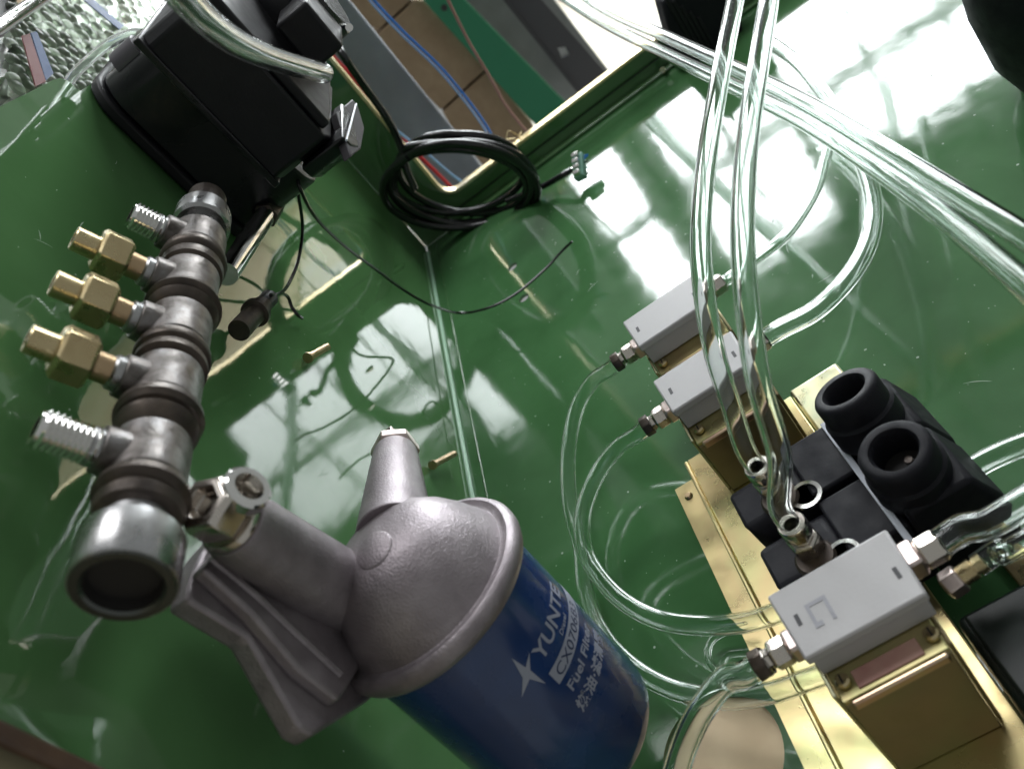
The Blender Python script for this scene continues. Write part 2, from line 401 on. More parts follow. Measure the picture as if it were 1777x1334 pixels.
# coil of black cable
cc = V((.047, .061, .0435))
vd = (cc - CAM).normalized(); hv = (right - vd * right.dot(vd)).normalized()
pv = vd.cross(hv)
nn = (-vd * math.cos(math.radians(60)) + pv * math.sin(math.radians(60))).normalized(); cu, cv, _ = frame(nn)
coil = thing("cable_coil", "coil of shiny black cable leaning in the cabinet corner", "cable", cc)
pts = []
turns = 6; per = 16
for i in range(turns * per + 1):
    a = 2 * math.pi * i / per; t = i // per
    rr = .049 + .0035 * math.sin(a * .37 + 1) + .0022 * math.sin(1.7 * a + t)
    ww = .006 * math.sin(a * .41 + .6) + .0035 * math.sin(a * .93)
    ell = 1.0
    pts.append(cc + cu * rr * math.cos(a) * ell + cv * rr * math.sin(a) + nn * ww)
MB().tube(pts, .0028, 10, sub=4).build("cable_loops", M['rubber'], coil)
# lead up to the pump
MB().tube([W(580, 66, y=.055), W(598, 100, x=.06), W(636, 155, x=.05), W(671, 205, x=.05), W(694, 250, x=.05), W(704, 290, x=.055), W(720, 330, x=.058)], .0026, 10).build("cable_lead", M['rubber'], coil)
MB().tube([W(880, 350, x=.04), W(915, 335, x=.05), W(945, 322, x=.055), W(975, 305, z=.012), W(990, 296, z=.010)], .0022, 10).build("cable_tail", M['rubber'], coil)
tb = thing("terminal_block", "small clear green terminal plug on the end of the coiled cable", "connector", W(1006, 290, z=.01))
c = W(1006, 290, z=.010)
ax = (V((.8, .2, .3)).normalized(),); a0 = V((.75, -.35, -.35)).normalized(); a1 = frame(a0)[0]; a2 = a0.cross(a1)
MB().box(c, (.019, .006, .008), (a0, a1, a2)).build("block_body", M['pcb'], tb, .0006)
for k in range(4):
    q = c + a0 * (-.0072 + .0048 * k)
    MB().box(q + a1 * .0042, (.0032, .004, .005), (a0, a1, a2)).build("clamp", M['chrome'], tb, .0004)
    MB().tube([q - a2 * .003, q - a2 * .007 + a0 * .001, W(990, 296, z=.010) + V((0, .0004 * k, .0004 * k))], .0005, 6, sub=4).build("core_wire", (M['bluewire'], M['rubber'], M['pcb'], M['chrome'])[k], tb)

# ------------------------------------------------------------------ pump
pump = thing("grease_pump", "black plastic electric pump unit high on the green side wall", "pump", (.27, .04, .20))
xf = .292
# rounded lower housing against the wall
def rrect(xa, xb, za, zb_, r, y):
    o_ = []
    for (cx_, cz_, a0_) in ((xb - r, zb_ - r, 0), (xa + r, zb_ - r, 90), (xa + r, za + r, 180), (xb - r, za + r, 270)):
        for k in range(9):
            a_ = math.radians(a0_ + 90 * k / 8); o_.append(V((cx_ + r * math.cos(a_), y, cz_ + r * math.sin(a_))))
    return o_
MB().prism(rrect(.186, .262, .164, .2495, .014, .006), (0, .0365, 0)).build("lower_housing", M['blackgloss'], pump, .0012)
MB().prism(rrect(.184, .2645, .162, .2515, .015, .0006), (0, .0052, 0)).build("base_rim", M['blackplastic'], pump, .0012)
# main cover: slab with chamfered ends
def yz(pts, y, x): return [V((x, y, z)) for x, z in pts]
zt, zb = .2535, .1868
MB().prism([V((x, .0415, z)) for x, z in ((xf, zb), (xf, zt - .004), (xf - .004, zt), (xf - .075, zt), (xf - .085, zt - .01), (xf - .085, zb + .01), (xf - .075, zb - .004), (xf - .008, zb - .004))], (0, .0275, 0)).build("cover", M['blackplastic'], pump, .0012)
MB().bb((xf - .086, .0395, zb - .003), (xf + .0012, .0425, zt + .001)).build("cover_seam", M['blackgloss'], pump, .0006)
MB().bb((xf - .082, .0692, zb + .002), (xf - .002, .0735, zt - .002)).build("top_plate", M['blackplastic'], pump, .0012)
# lower end block and seam clip
MB().prism([V((x, .0525, z)) for x, z in ((xf - .001, zb - .0042), (xf - .003, zb - .010), (xf - .012, zb - .0145), (xf - .040, zb - .012), (xf - .045, zb - .0042))], (0, .0215, 0)).build("end_block", M['blackgloss'], pump, .001)
MB().tube([W(618, 181, y=.0752), W(601, 244, y=.0752)], .0005, 8).build("clip", M['whitestrip'], pump)
MB().prism([W(*p, y=.0735) for p in ((585, 196), (612, 172), (622, 186), (633, 222), (627, 258), (610, 272), (600, 246))], (0, -.004, 0)).build("lower_flap", mat("mauve_grey_plastic", (.045, .040, .046), .7, spec=.25), pump, .0006)
# motor cap
mc = W(540, 30, y=.085)
MB().lathe(V((mc.x - .012, .0735, mc.z + .004)), YA, [(.023, 0), (.023, .010), (.0205, .0105), (.0205, .019), (.018, .021), (0, .021)], 48).build("motor_cap", M['blackgloss'], pump)
p0 = W(560, 62, y=.088)
MB().box(p0 + V((-.006, -.003, .004)), (.030, .016, .022)).build("cable_gland_box", M['blackplastic'], pump, .0015)
MB().cyl(W(606, 48, y=.094), W(606, 48, y=.098), .0016).build("screw", M['chrome'], pump)
# hose elbow at the upper left of the drum
e = W(232, 105, y=.026)
MB().lathe(W(212, 118, y=.014), YA, [(.0066, 0), (.0066, .012), (.005, .012), (.005, .018)], 24).build("corner_lug", mat("grey_black_plastic", (.10, .09, .105), .3), pump)
MB().cyl(W(240, 100, y=.02), W(262, 82, y=.028), .0052).build("inlet_elbow", M['blackgloss'], pump)
MB().cyl(W(243, 62, y=.028), W(256, 68, y=.028), .0022).build("inlet_nut", M['chrome'], pump)
# outlet pipe under the drum
MB().cyl(W(392, 476, y=.0155), W(460, 374, y=.018), .0046, n=24).build("outlet_pipe", M['chrome'], pump)
MB().cyl(W(460, 376, y=.018), W(476, 352, y=.019), .0056, n=6).build("outlet_nut", M['darkring'], pump)

# ------------------------------------------------------------------ steel manifold with its fittings
AY = .030
axp = [(352, 372), (362, 412), (352, 430), (338, 498), (325, 577), (303, 668), (268, 790), (246, 880), (232, 925), (207, 1030)]
A0 = W(354, 372, y=AY); A1 = W(213, 1018, y=AY)
adir = (A1 - A0).normalized()
def along(px_, py_):
    p = W(px_, py_, y=AY); return (p - A0).dot(adir)
man = thing("distributor_manifold", "grey steel pipe of five tee segments with brass outlets along the wall", "manifold", A0)
fdir = V((0.10, -.27, .95)).normalized()
stations = [along(351, 438), along(336, 514), along(320, 594), along(298, 690), along(263, 812)]
L = (A1 - A0).length
MB().lathe(A0, adir, [(0.00663, -.012), (0.00663, 0)], 32).build("inlet_stub", M['darkring'], man)
MB().lathe(A0, adir, [(0.00770, 0), (0.00920, .0012), (0.00942, .0105), (0.00835, .0115)], 40).build("collar", M['steel'], man)
MB().lathe(A0, adir, [(0.00621, -.006), (0.00621, L - .012)], 32).build("core_pipe", M['steel'], man)
for i, s in enumerate(stations):
    nxt = stations[i + 1] - s if i < 4 else .024
    half = .0082 if i else .0074
    c = A0 + adir * s
    b = MB().lathe(c, adir, [(0.00770, -half), (0.00888, -half + .001), (0.00888, half - .001), (0.00770, half)], 40)
    b.cyl(c + fdir * .003, c + fdir * .0118, .0064, .0056, 28)
    seg = b.build("tee_segment", M['castiron'], man, .0004)
    g0 = s + half
    g1 = (stations[i + 1] - half) if i < 4 else s + half + .0105
    gl = g1 - g0; kr = (1.0, 1.05, .98, 1.04, 1.02)[i]
    MB().lathe(A0 + adir * g0, adir, [(.0075, 0), (.0099 * kr, gl * .10), (.0103 * kr, gl * .30), (.0098, gl * (.40 + .03 * (i % 2))), (.0088, gl * .46), (.0089, gl * .56), (.0096 * kr, gl * .62), (.0094 / kr, gl * .86), (.0071, gl)], 40).build("lock_ring", M['darkring'], man)
    MB().lathe(c + fdir * .0112, fdir, [(.0040, 0), (.0046, .0006), (.0046, .0024), (.0040, .003)], 24).build("outlet_ring", M['steel'], seg)
    if i in (1, 2, 3):
        f0 = c + fdir * .0138
        br = MB().lathe(f0, fdir, [(.0038, 0), (.0038, .0050)], 20).build("brass_fitting", M['bronze'], man)
        h0 = f0 + fdir * .0046
        MB().lathe(h0, fdir, [(.0062, 0), (.0072, .0009), (.0072, .0078), (.0060, .0088)], 6, hint=(1, .45, 0)).build("hex_nut", M['brass'], br, .0003)
        MB().cup(h0 + fdir * .0084, h0 + fdir * .0152, .0036, .0022, .004, 20, .0003).build("tip", M['brass'], br)
    else:
        f0 = c + fdir * .0125; ln = .0125 if i else .0095
        prof = [(.0046, 0)]
        k = 0
        while prof[-1][1] < ln - .0017:
            prof += [(.0047, .0005 + k * .0013), (.0040, .00115 + k * .0013)]; k += 1
        prof += [(.0040, ln), (.0026, ln), (.0026, ln - .006)]
        MB().lathe(f0, fdir, prof, 24, end=True).build("threaded_nipple", M['chrome'], man)
# neck and end socket
s = stations[4] + .0075 + .0105
MB().lathe(A0 + adir * s, adir, [(0.00728, -.001), (0.00728, L - s - .0115)], 40).build("neck", M['steel'], man)
e0 = A0 + adir * (L - .0135)
MB().lathe(e0, adir, [(.0076, 0), (.0100, .0006), (.0107, .0014), (.0107, .0128), (.0103, .0134), (.0078, .0134)], 64, start=False, end=False).build("end_socket", M['steel'], man)
MB().lathe(e0, adir, [(.0102, .01335), (.0098, .0138), (.0082, .0138), (.0076, .0132), (.0076, .0100)], 64, start=False, end=False).build("socket_face", M['socketface'], man)
MB().lathe(e0, adir, [(.0076, .0128), (.0074, .0128), (.0070, .0105), (0, .0103)], 48, start=False, end=False).build("socket_bore", M['hole'], man)
# plug on the wall side of the manifold
q0, q1 = W(392, 600, y=.016), W(428, 548, y=.020)
pd = (W(500, 482, y=.018) - W(440, 546, y=.012)).normalized()
q = W(446, 540, y=.012)
MB().lathe(q - pd * .012, pd, [(.0042, -.006), (.0042, .009), (.0056, .0095), (.0056, .0120), (.0047, .0130), (.0038, .0130), (.0038, .018)], 32).build("side_flange", M['darkring'], man)
MB().lathe(q + pd * .006, pd, [(.0034, 0), (.0035, .0075), (.0030, .0084), (0, .0084)], 24).build("side_plug", M['blackplastic'], man)

# ------------------------------------------------------------------ fuel filter
up = V((-.15, 0, .988)).normalized()
FY = .045
fc = W(737, 1022, y=FY)
fil = thing("fuel_filter", "dark blue spin-on filter under a grey cast aluminium head", "filter", fc)
R = .0345
fu, fv, _ = frame(-up, hint=(1, 0, 0))
head = MB()
prof = [(.0306, -.0042), (.0318, -.0034), (.0326, -.0016), (.0326, .0004), (.0318, .0018), (.0304, .0024), (.0290, .0018), (.0280, .0020), (.0268, .0042), (.0248, .0090), (.0216, .0145), (.0174, .0192), (.0120, .0222), (.006, .0235), (0, .0238)]
head.lathe(fc, up, prof, 72)
hd = head.build("filter_head", M['castalu'], fil)
MB().lathe(fc, -up, [(.0280, .003), (.0284, .005), (.0284, .071), (.0278, .0745), (.0260, .077), (.020, .078), (0, .0782)], 96).build("canister", M['blue'], fil)
# plug disc on the dome
pc = W(645, 955, y=FY + .012)
# ray to dome surface
def dome_hit(px_, py_, r=.0250, cen=None):
    d = (RMI @ V(((px_ - CX) / F, (py_ - CY) / F, 1.0))).normalized()
    c0 = cen if cen is not None else fc - up * .0008
    o = CAM - c0; b = o.dot(d); cc_ = o.dot(o) - r * r
    disc = b * b - cc_
    if disc < 0: return CAM + d * (-b)
    return CAM + d * (-b - math.sqrt(disc))
dp = dome_hit(650, 955, .0250); dn = (dp - (fc - up * .0008)).normalized()
MB().lathe(dp - dn * .003, dn, [(.0056, 0), (.0056, .0034), (.0050, .0038), (0, .0038)], 36).build("casting_disc", M['castalu'], hd)
# outlet boss at the back of the head
b0 = fc + up * .010 + V((-.022, 0, .0))
bt = W(686, 788, y=FY - .004); bb_ = fc + up * .012 + V((-.010, 0, 0))
bd = (bt - bb_).normalized()
bl = (bt - bb_).length
MB().lathe(bb_, bd, [(.0115, 0), (.0098, bl * .45), (.0076, bl - .001), (.0070, bl)], 36).build("outlet_boss", M['castalu'], hd, .0004)
MB().lathe(bt, bd, [(.0066, 0), (.0084, .0008), (.0084, .0042), (.0072, .0052), (.0052, .0056), (.0046, .003), (0, .003)], 6, hint=(.3, 1, .5)).build("outlet_cap", M['pinkhex'], fil, .0005)
for k in range(3):
    a_ = 2.1 * k + .4; u_, v_, _ = frame(bd)
    MB().box(bt + bd * .0056 + (u_ * math.cos(a_) + v_ * math.sin(a_)) * .0056, (.0036, .0026, .0022)).build("cap_lug", M['pinkhex'], fil, .0004)
# rising inlet arm
a_top = W(402, 905, y=.036); a_bot = dome_hit(590, 1030, .020)
ad = (a_top - a_bot).normalized(); al = (a_top - a_bot).length
MB().lathe(a_bot - ad * .010, ad, [(.0128, 0), (.0118, .010), (.0090, al + .008), (.0084, al + .010)], 40).build("inlet_arm", M['castalu'], hd, .0004)
# mounting flange plate against the wall
fp = [W(*p, y=.022) for p in ((352, 955), (330, 1010), (326, 1040), (432, 1105), (458, 1150), (522, 1262), (545, 1275), (640, 1215), (720, 1140), (640, 1010), (455, 905), (395, 905))]
MB().prism(fp, (0, -.0065, 0)).build("mounting_flange", M['castalu'], hd, .0012, 3)
fp2 = [W(*p, y=.026) for p in ((372, 962), (352, 985), (440, 1065), (520, 1160), (590, 1215), (650, 1120), (600, 1075), (520, 1010), (450, 955))]
MB().prism(fp2, (0, -.0045, 0)).build("web", M['castalu'], hd, .0012, 3)
MB().tube([W(*p, y=.0262) for p in ((366, 968), (440, 1030), (520, 1105), (590, 1170))], .0011, 8).build("casting_rib", M['castalu'], hd)

# hex adaptor and side nipple on the arm
h0 = a_top + ad * .0002
MB().lathe(a_top - ad * .0006, ad, [(.0076, 0), (.0078, .0012), (.0072, .0024), (.0050, .0028)], 32).build("washer", M['nickelhex'], fil)
MB().lathe(h0 + ad * .002, ad, [(.0060, 0), (.0074, .001), (.0074, .0078), (.0064, .0090), (.0042, .0091), (.0040, .006), (0, .006)], 6, hint=(.4, 1, .2)).build("hex_adaptor", M['nickelhex'], fil, .0004)
n0 = W(408, 872, y=.040); nd = V((.15, .93, .28)).normalized(); nl = .0072
MB().lathe(n0 - nd * .004, nd, [(.0042, 0), (.0044, .004), (.0044, nl), (.0058, nl + .0006), (.0058, nl + .0032), (.0052, nl + .0038), (.0036, nl + .0038), (.0034, nl - .003)], 28).build("side_nipple", M['chrome'], fil)
# printed label, wrapped round the can
def can_angle(px_, py_):
    d = (RMI @ V(((px_ - CX) / F, (py_ - CY) / F, 1.0))).normalized()
    o = CAM - fc
    dd = d - up * d.dot(up); oo = o - up * o.dot(up)
    a = dd.dot(dd); b = dd.dot(oo); c = oo.dot(oo) - .0284 ** 2
    t = (-b - math.sqrt(max(b * b - a * c, 0))) / a
    p = CAM + d * t - fc
    return p
pX = (up.cross(V((0, 1, 0)))).normalized(); pY = up.cross(pX)
def ang(p): return math.atan2(p.dot(pY), p.dot(pX)), p.dot(up)
tx0, th0 = ang(can_angle(940, 1148))
def wrap(me_bm, a0, h0_):
    rr = .0286
    for v in me_bm.verts:
        a = a0 + v.co.x / rr
        e = .0001 + max(v.co.z, 0)
        v.co = pX * math.cos(a) * (rr - .0002 + e) + pY * math.sin(a) * (rr - .0002 + e) + up * (h0_ + v.co.y) + fc
def text_mesh(s, size, m, a0, h0_, name, sx=1.0, shear=0.0, bold=.0):
    cu_ = bpy.data.curves.new("txt", 'FONT'); cu_.body = s; cu_.size = size; cu_.extrude = .00008; cu_.offset = bold
    cu_.shear = shear; cu_.resolution_u = 3
    ob = bpy.data.objects.new("txt", cu_); COL.objects.link(ob)
    dg = bpy.context.evaluated_depsgraph_get()
    me = bpy.data.meshes.new_from_object(ob.evaluated_get(dg))
    bm = bmesh.new(); bm.from_mesh(me)
    bmesh.ops.subdivide_edges(bm, edges=[e for e in bm.edges if e.calc_length() > size * .3], cuts=2)
    for v in bm.verts: v.co.x *= sx
    wid = max((v.co.x for v in bm.verts), default=0)
    bpy.data.objects.remove(ob); bpy.data.curves.remove(cu_)
    wrap(bm, a0, h0_)
    b = MB(); b.bm.free(); b.bm = bm
    b.build(name, m, fil)
    return wid
def strip_mesh(w_, h_, m, a0, h0_, name, n=16):
    b = MB(); bm = b.bm
    g = [[bm.verts.new((w_ * i / n, y, .00005)) for i in range(n + 1)] for y in (0, h_)]
    for i in range(n): bm.faces.new((g[0][i], g[0][i + 1], g[1][i + 1], g[1][i]))
    wrap(bm, a0, h0_)
    b.build(name, m, fil)
K = 1.12
text_mesh("YUNTE", .0062 * K, M['print'], tx0, th0, "brand_print", 1.1, .0, .00012)
def star():
    b = MB(); bm = b.bm
    P = [(.0003, .0062), (.0010, .0014), (.0042, .0030), (.0013, -.0002), (.0016, -.0064), (-.0003, -.0016), (-.0046, -.0034), (-.0012, .0002)]
    f = bm.faces.new([bm.verts.new((x * K, y * K + .0020, .00006)) for x, y in P])
    bmesh.ops.triangulate(bm, faces=[f])
    wrap(bm, tx0 - .0052 / .0286, th0)
    b.build("emblem_print", M['print'], fil)
star()
strip_mesh(.031 * K, .0046 * K, M['print'], tx0 - .001 / .0286, th0 - .0082 * K, "part_number_bar")
text_mesh("CX0706B3", .0042 * K, M['bluetext'], tx0 + .0006 / .0286, th0 - .0075 * K, "part_number_print", 1.2)
text_mesh("Diesel", .0021 * K, M['print'], tx0 + .010 / .0286, th0 - .0026 * K, "small_print", 1.2)
text_mesh("Fuel Filter", .0040 * K, M['print'], tx0 - .0002, th0 - .0130 * K, "filter_print", 1.2, .0, .00008)
text_mesh("燃油·滤清器", .0044 * K, M['print'], tx0 - .002 / .0286, th0 - .0190 * K, "second_line_print", 1.0, .0, .00012)

# ------------------------------------------------------------------ valve carrier on the floor
tray = thing("zinc_mounting_tray", "long yellow zinc plated mounting rail under the black solenoid valves", "bracket", (.44, .145, 0))
x0t, x1t = .368, .60
MB().sheet([(x0t + .002, .0990, .0022), (x1t, .0990, .0022), (x1t, .1085, .0022), (x0t + .002, .1085, .0022)], [circle((.3775, .1032, .0022), XA, YA, .0019, 16)], (0, 0, -.0018)).build("outer_flange", M['zinc'], tray)
MB().bb((x0t, .1088, .0005), (x1t, .1106, .0110)).build("web", M['zinc'], tray, .0006)
MB().bb((x0t, .1106, .0092), (x1t, .1600, .0110)).build("top_strip", M['zinc'], tray, .0006)
MB().bb((x0t - .002, .1603, .0092), (.403, .182, .0118)).build("end_plate", M['zincpale'], tray, .0018)
MB().bb((.372, .1824, .0006), (.492, .1905, .0024)).build("inner_flange", M['zinc'], tray, .0006)
MB().lathe(V((.3775, .1032, .0022)), ZA, [(.0016, 0), (.0018, .0006), (.0012, .0012), (0, .0012)], 12).build("rivet", M['bronze'], tray)

# bracket towers under the grey valves
def tower(label, xa, xb, ya, yb, zt_, lipx, zlow, group="zinc brackets carrying the grey valves"):
    t = thing("valve_bracket", label, "bracket", (xa, ya, 0), group)
    MB().bb((xa, ya, zt_ - .0016), (lipx, yb, zt_)).build("shelf", M['zinc'], t, .0004)
    MB().bb((lipx - .0016, ya, zlow), (lipx, yb, zt_ - .0018)).build("front_plate", M['zincshaded'], t, .0004)
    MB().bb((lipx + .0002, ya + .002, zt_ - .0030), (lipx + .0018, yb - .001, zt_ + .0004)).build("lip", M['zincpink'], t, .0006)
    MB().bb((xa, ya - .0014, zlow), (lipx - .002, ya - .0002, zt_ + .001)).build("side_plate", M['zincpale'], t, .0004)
    MB().bb((xa, yb + .0002, zlow), (lipx - .002, yb + .0014, zt_ - .002)).build("side_plate", M['zincshaded'], t, .0004)
    return t
tower("gold bracket with shade-toned plates under the rear grey valve", .3215, .344, .1215, .1545, .0420, .3500, .0006)
tower("gold bracket with shade-toned plates under the middle grey valve, beside the clear hoses", .3690, .389, .1215, .1550, .0420, .3960, .0112)
tower("large gold bracket with shade-toned plates nearest the camera at lower right", .4895, .512, .1255, .1545, .0570, .5180, .0112)

jb = thing("junction_box", "low glossy black box right of the front grey valve at the lower right edge", "box", (.53, .19, .012))
MB().bb((.497, .1602, .0114), (.62, .232, .032)).build("box_body", M['boxblack'], jb, .002)
MB().bb((.499, .1622, .0322), (.62, .230, .0345)).build("box_lid", M['boxblack'], jb, .001)
o = MB().bb((.5117, .1310, .0571), (.5166, .1490, .0577)).build("label_plate", mat("pink_label", (.50, .27, .24), .5, var=([(.46, .22, .20), (.56, .34, .28)], 120)), None, .0002)
front_shelf_label = o
tag(o, "small pinkish plate between two screws on the front bracket's shelf", "plate")
# grey valve: body + fittings; built once, copied
def make_valve(base):
    t = thing("grey_valve", "", "valve", base, "small grey valves on zinc brackets")
    def P(x, y, z): return V(base) + V((x, y, z))
    bdy = MB().prism([P(.0, .002, .0), P(.0, .034, .0), P(.0185, .034, 0), P(.0185, .002, .0)], (0, 0, .0095)).build("valve_body", M['greyplastic'], t, .0004)
    MB().prism([P(-.0012, .0, .0096), P(-.0012, .0355, .0096), P(.0205, .0345, .0096), P(.0205, .0012, .0096)], (0, 0, .0034)).build("cap", M['greyplastic'], t, .0007)
    for (y, x) in ((.0045, .008), (.0315, .010)):
        MB().bb(P(x, y - .0006, .0129), P(x + .0035, y + .0006, .01312)).build("slot_mark", M['mark'], t)
    for y in (.0055, .030):
        s_ = MB().lathe(P(.0228, y, .0002), ZA, [(.0020, 0), (.0020, .0012), (.0014, .0018), (0, .0018)], 16).build("screw", M['brass'], t)
        MB().box(P(.0228, y, .0021), (.0026, .0005, .0003)).build("screw_slot", M['hole'], s_)
    # left (wall side) fitting
    f0 = P(.0105, .002, .0055)
    lf = MB().box(f0 + V((0, -.0022, .0)), (.0068, .0040, .0068)).build("left_port", M['pinkhex'], t, .0008)
    MB().lathe(f0 + V((0, -.004, 0)), -YA, [(.0038, 0), (.0042, .0006), (.0042, .0046), (.0036, .0052), (.0030, .0052), (.0030, .0072)], 6, hint=(1, 0, .3)).build("left_nut", M['nickelhex'], t, .0003)
    MB().lathe(f0 + V((0, -.0110, 0)), -YA, [(.0042, 0), (.0042, .0030), (.0038, .0036)], 8).build("left_collar", M['darkring'], t, .0003)
    g0 = P(.0060, .0345, .0062)
    MB().box(g0 + V((0, .002, 0)), (.0078, .0044, .0074)).build("right_port", M['pinkhex'], t, .0008)
    MB().lathe(g0 + V((0, .004, 0)), YA, [(.0036, 0), (.0044, .0006), (.0044, .0056), (.0036, .0064)], 6, hint=(1, 0, .3)).build("right_nut", M['nickelhex'], t, .0003)
    return t
def copy_tree(o, parent=None):
    c_ = o.copy(); COL.objects.link(c_)
    if parent: c_.parent = parent
    for ch in list(o.children): copy_tree(ch, c_)
    return c_
v1 = make_valve(V((.3225, .1195, .0422)))
v1['label'] = "grey valve farthest back, under the two hanging clear hoses"
v2 = copy_tree(v1); v2.location = V((.3680, .1195, .0422)); v2['label'] = "middle grey valve with a pinkish lip, in front of the rear one"
v3 = copy_tree(v1); v3.location = V((.4905, .1228, .0572)); v3['label'] = "large looking grey valve nearest the camera at lower right"
# square mark embossed on the front valve's cap
o = MB()
mk = V((.4905, .1228, .0572)) + V((.008, .0075, .01305))
for a, b in (((0, 0), (.0012, .006)), ((.0012, .0), (.0075, .0011)), ((.0012, .0049), (.0075, .006)), ((.006, .0011), (.0075, .0024))):
    o.bb(mk + V((a[0] - .001, a[1], 0)), mk + V((b[0] - .001, b[1], .0001)))
o.build("stamped_mark", mat("embossed_grey", (.30, .30, .33), .5), v3).location = -V((0, 0, 0))
# extra lower outlet beside the front valve
ex = thing("hose_connector", "small brass hose connector low on the right of the front grey valve", "connector", W(1662, 1005, z=.05))
c0 = W(1640, 1020, z=.048); c1 = W(1690, 985, z=.050); dd = (c1 - c0).normalized()
MB().lathe(c0, dd, [(.0030, 0), (.0040, .0006), (.0040, .0046), (.0032, .0052)], 6).build("nut", M['pinkhex'], ex, .0003)
MB().lathe(c0 + dd * .005, dd, [(.0028, 0), (.0028, .004), (.0022, .004), (.0022, .007)], 16).build("spigot", M['brass'], ex)

# ------------------------------------------------------------------ black solenoid valves
def make_sol(cx, label, first=None):
    t = thing("solenoid_valve", label, "valve", (cx, .15, .011), "black solenoid valves on the zinc rail")
    z0_ = .0112
    # coil end: rounded block
    MB().prism([V((cx + dx, .1215 + (.004 if abs(dx) > .009 else 0), 0 + z)) for dx, z in ((-.0122, z0_), (.0122, z0_), (.0122, .034), (.0085, .0395), (-.0085, .0395), (-.0122, .034))], (0, .0245, 0)).build("coil_end", M['blackribbed'], t, .0022, 3)
    MB().bb((cx - .0125, .1463, z0_), (cx + .0115, .1655, .0405)).build("valve_block", M['blackribbed'], t, .0010)
    MB().prism([V((cx - .0128, y, z)) for y, z in ((.1658, z0_), (.1925, z0_), (.1925, .030), (.1865, .046), (.1658, .046))], (.0256, 0, 0)).build("terminal_box", M['blackribbed'], t, .0016)
    g = V((cx + .0008, .1738, .0462))
    gd = V(((-.26, -.06, 1) if cx < .45 else (.05, -.04, 1))).normalized()
    MB().lathe(g - gd * .004, gd, [(.0118, 0), (.0118, .0085), (.0108, .0095), (.0108, .0165), (.0102, .0176), (.0092, .0182), (.0074, .0180), (.0066, .0168), (.0064, .007), (0, .007)], 40).build("cable_gland", M['blackribbed'], t)
    MB().lathe(g + gd * .0031, gd, [(.0063, 0), (0, .0002)], 32, start=False).build("gland_bore", M['hole'], t)
    MB().cyl(g + gd * .0034 + V((-.001, .002, 0)), g + gd * .0052 + V((-.001, .002, 0)), .0012, n=12).build("contact_pin", M['darkring'], t)
    # hose fitting on top
    h = V((cx + .0015, .1372, .0395))
    MB().lathe(h + V((.004, .0, -.0015)), ZA, [(.0066, 0), (.0066, .0026), (.0058, .0034)], 24).build("port_ring", M['darkring'], t)
    MB().lathe(h, ZA, [(.0048, 0), (.0054, .0008), (.0054, .0072), (.0046, .0080), (.0036, .0080), (.0036, .0100)], 6, hint=(1, .2, 0)).build("hex_fitting", M['nickelhex'], t, .0004)
    MB().lathe(h, ZA, [(.0040, .0098), (.0046, .0104), (.0046, .0150), (.0042, .0156), (.0024, .0156), (.0022, .0100)], 28).build("hose_spigot", M['nickelhex'], t)
    MB().lathe(h + V((.0085, .0078, .0006)), ZA, [(.0054, 0), (.0054, .0012), (.0040, .0013), (.0040, 0)], 24).build("seal_ring", M['chrome'], t)
    return t
s1 = make_sol(.4315, "rear black solenoid valve with an open round cable gland")
s2 = make_sol(.4585, "front black solenoid valve with an open round cable gland beside the front grey valve")
o = MB().bb((.4190, .1615, .0408), (.4795, .1636, .0416)).build("metal_strip", M['whitestrip'], None, .0002)
tag(o, "thin pale metal strip lying across both black solenoid valves", "strip")

# ------------------------------------------------------------------ clear hoses
HG = "clear plastic hoses"
def hose(label, pts, r=.0035, ri=.0026, sub=10, n=20):
    o = MB().tube(pts, r, n, inner=ri, sub=sub).build("clear_hose", M['tube']); tag(o, label, "hose", HG); return o
def zp(*a): return [W(x, y, z=z) for x, y, z in a]
h1 = V((.433, .1372, .0395)); h2 = V((.460, .1372, .0395))
hose("clear hose rising from the rear black solenoid valve, left of the hanging pair",
     [h1 + V((0, 0, .0125)), h1 + V((-.002, .0, .022))] + zp((1268, 700, .072), (1240, 610, .092), (1221, 500, .106), (1216, 400, .115), (1226, 280, .122), (1245, 160, .126), (1268, 40, .128), (1285, -50, .128), (1305, -200, .120), (1330, -330, .105)))
hose("clear hose rising from the front black solenoid valve, right of the hanging pair",
     [h2 + V((0, 0, .0125)), h2 + V((-.002, 0, .022))] + zp((1352, 790, .085), (1318, 670, .105), (1300, 560, .118), (1290, 450, .126), (1290, 340, .132), (1300, 220, .136), (1320, 90, .138), (1340, -40, .138), (1358, -190, .130), (1375, -330, .112)))
hose("clear hose slanting across the upper right, upper one of the crossing pair",
     zp((700, -190, .02), (850, -95, .045), (960, -45, .06), (1040, 12, .07), (1160, 66, .08), (1290, 125, .088), (1400, 180, .094), (1520, 250, .10), (1640, 325, .104), (1790, 418, .108), (1850, 458, .108), (2050, 580, .105), (2300, 760, .09)), .0033)
hose("clear hose slanting across the upper right, lower one of the crossing pair",
     zp((700, -160, .015), (850, -70, .038), (950, -20, .05), (1040, 36, .062), (1160, 96, .072), (1290, 158, .08), (1400, 213, .087), (1520, 290, .094), (1640, 378, .10), (1790, 505, .106), (1850, 562, .108), (2050, 720, .104), (2300, 920, .088)), .0035)
vA, vB, vC = V((.3225, .1195, .0422)), V((.3680, .1195, .0422)), V((.4905, .1228, .0572))
rp = V((.0060, .0345, .0062)); lp = V((.0105, .002, .0055))
hose("clear hose looping from the middle grey valve up behind the slanting hoses",
     [vB + rp + V((0, .0085, 0)), vB + rp + V((0, .016, 0))] + zp((1420, 535, .047), (1480, 472, .043), (1510, 410, .035), (1515, 350, .032), (1500, 290, .032), (1465, 215, .034), (1415, 145, .036), (1380, 105, .038), (1330, 70, .04)), .0038)
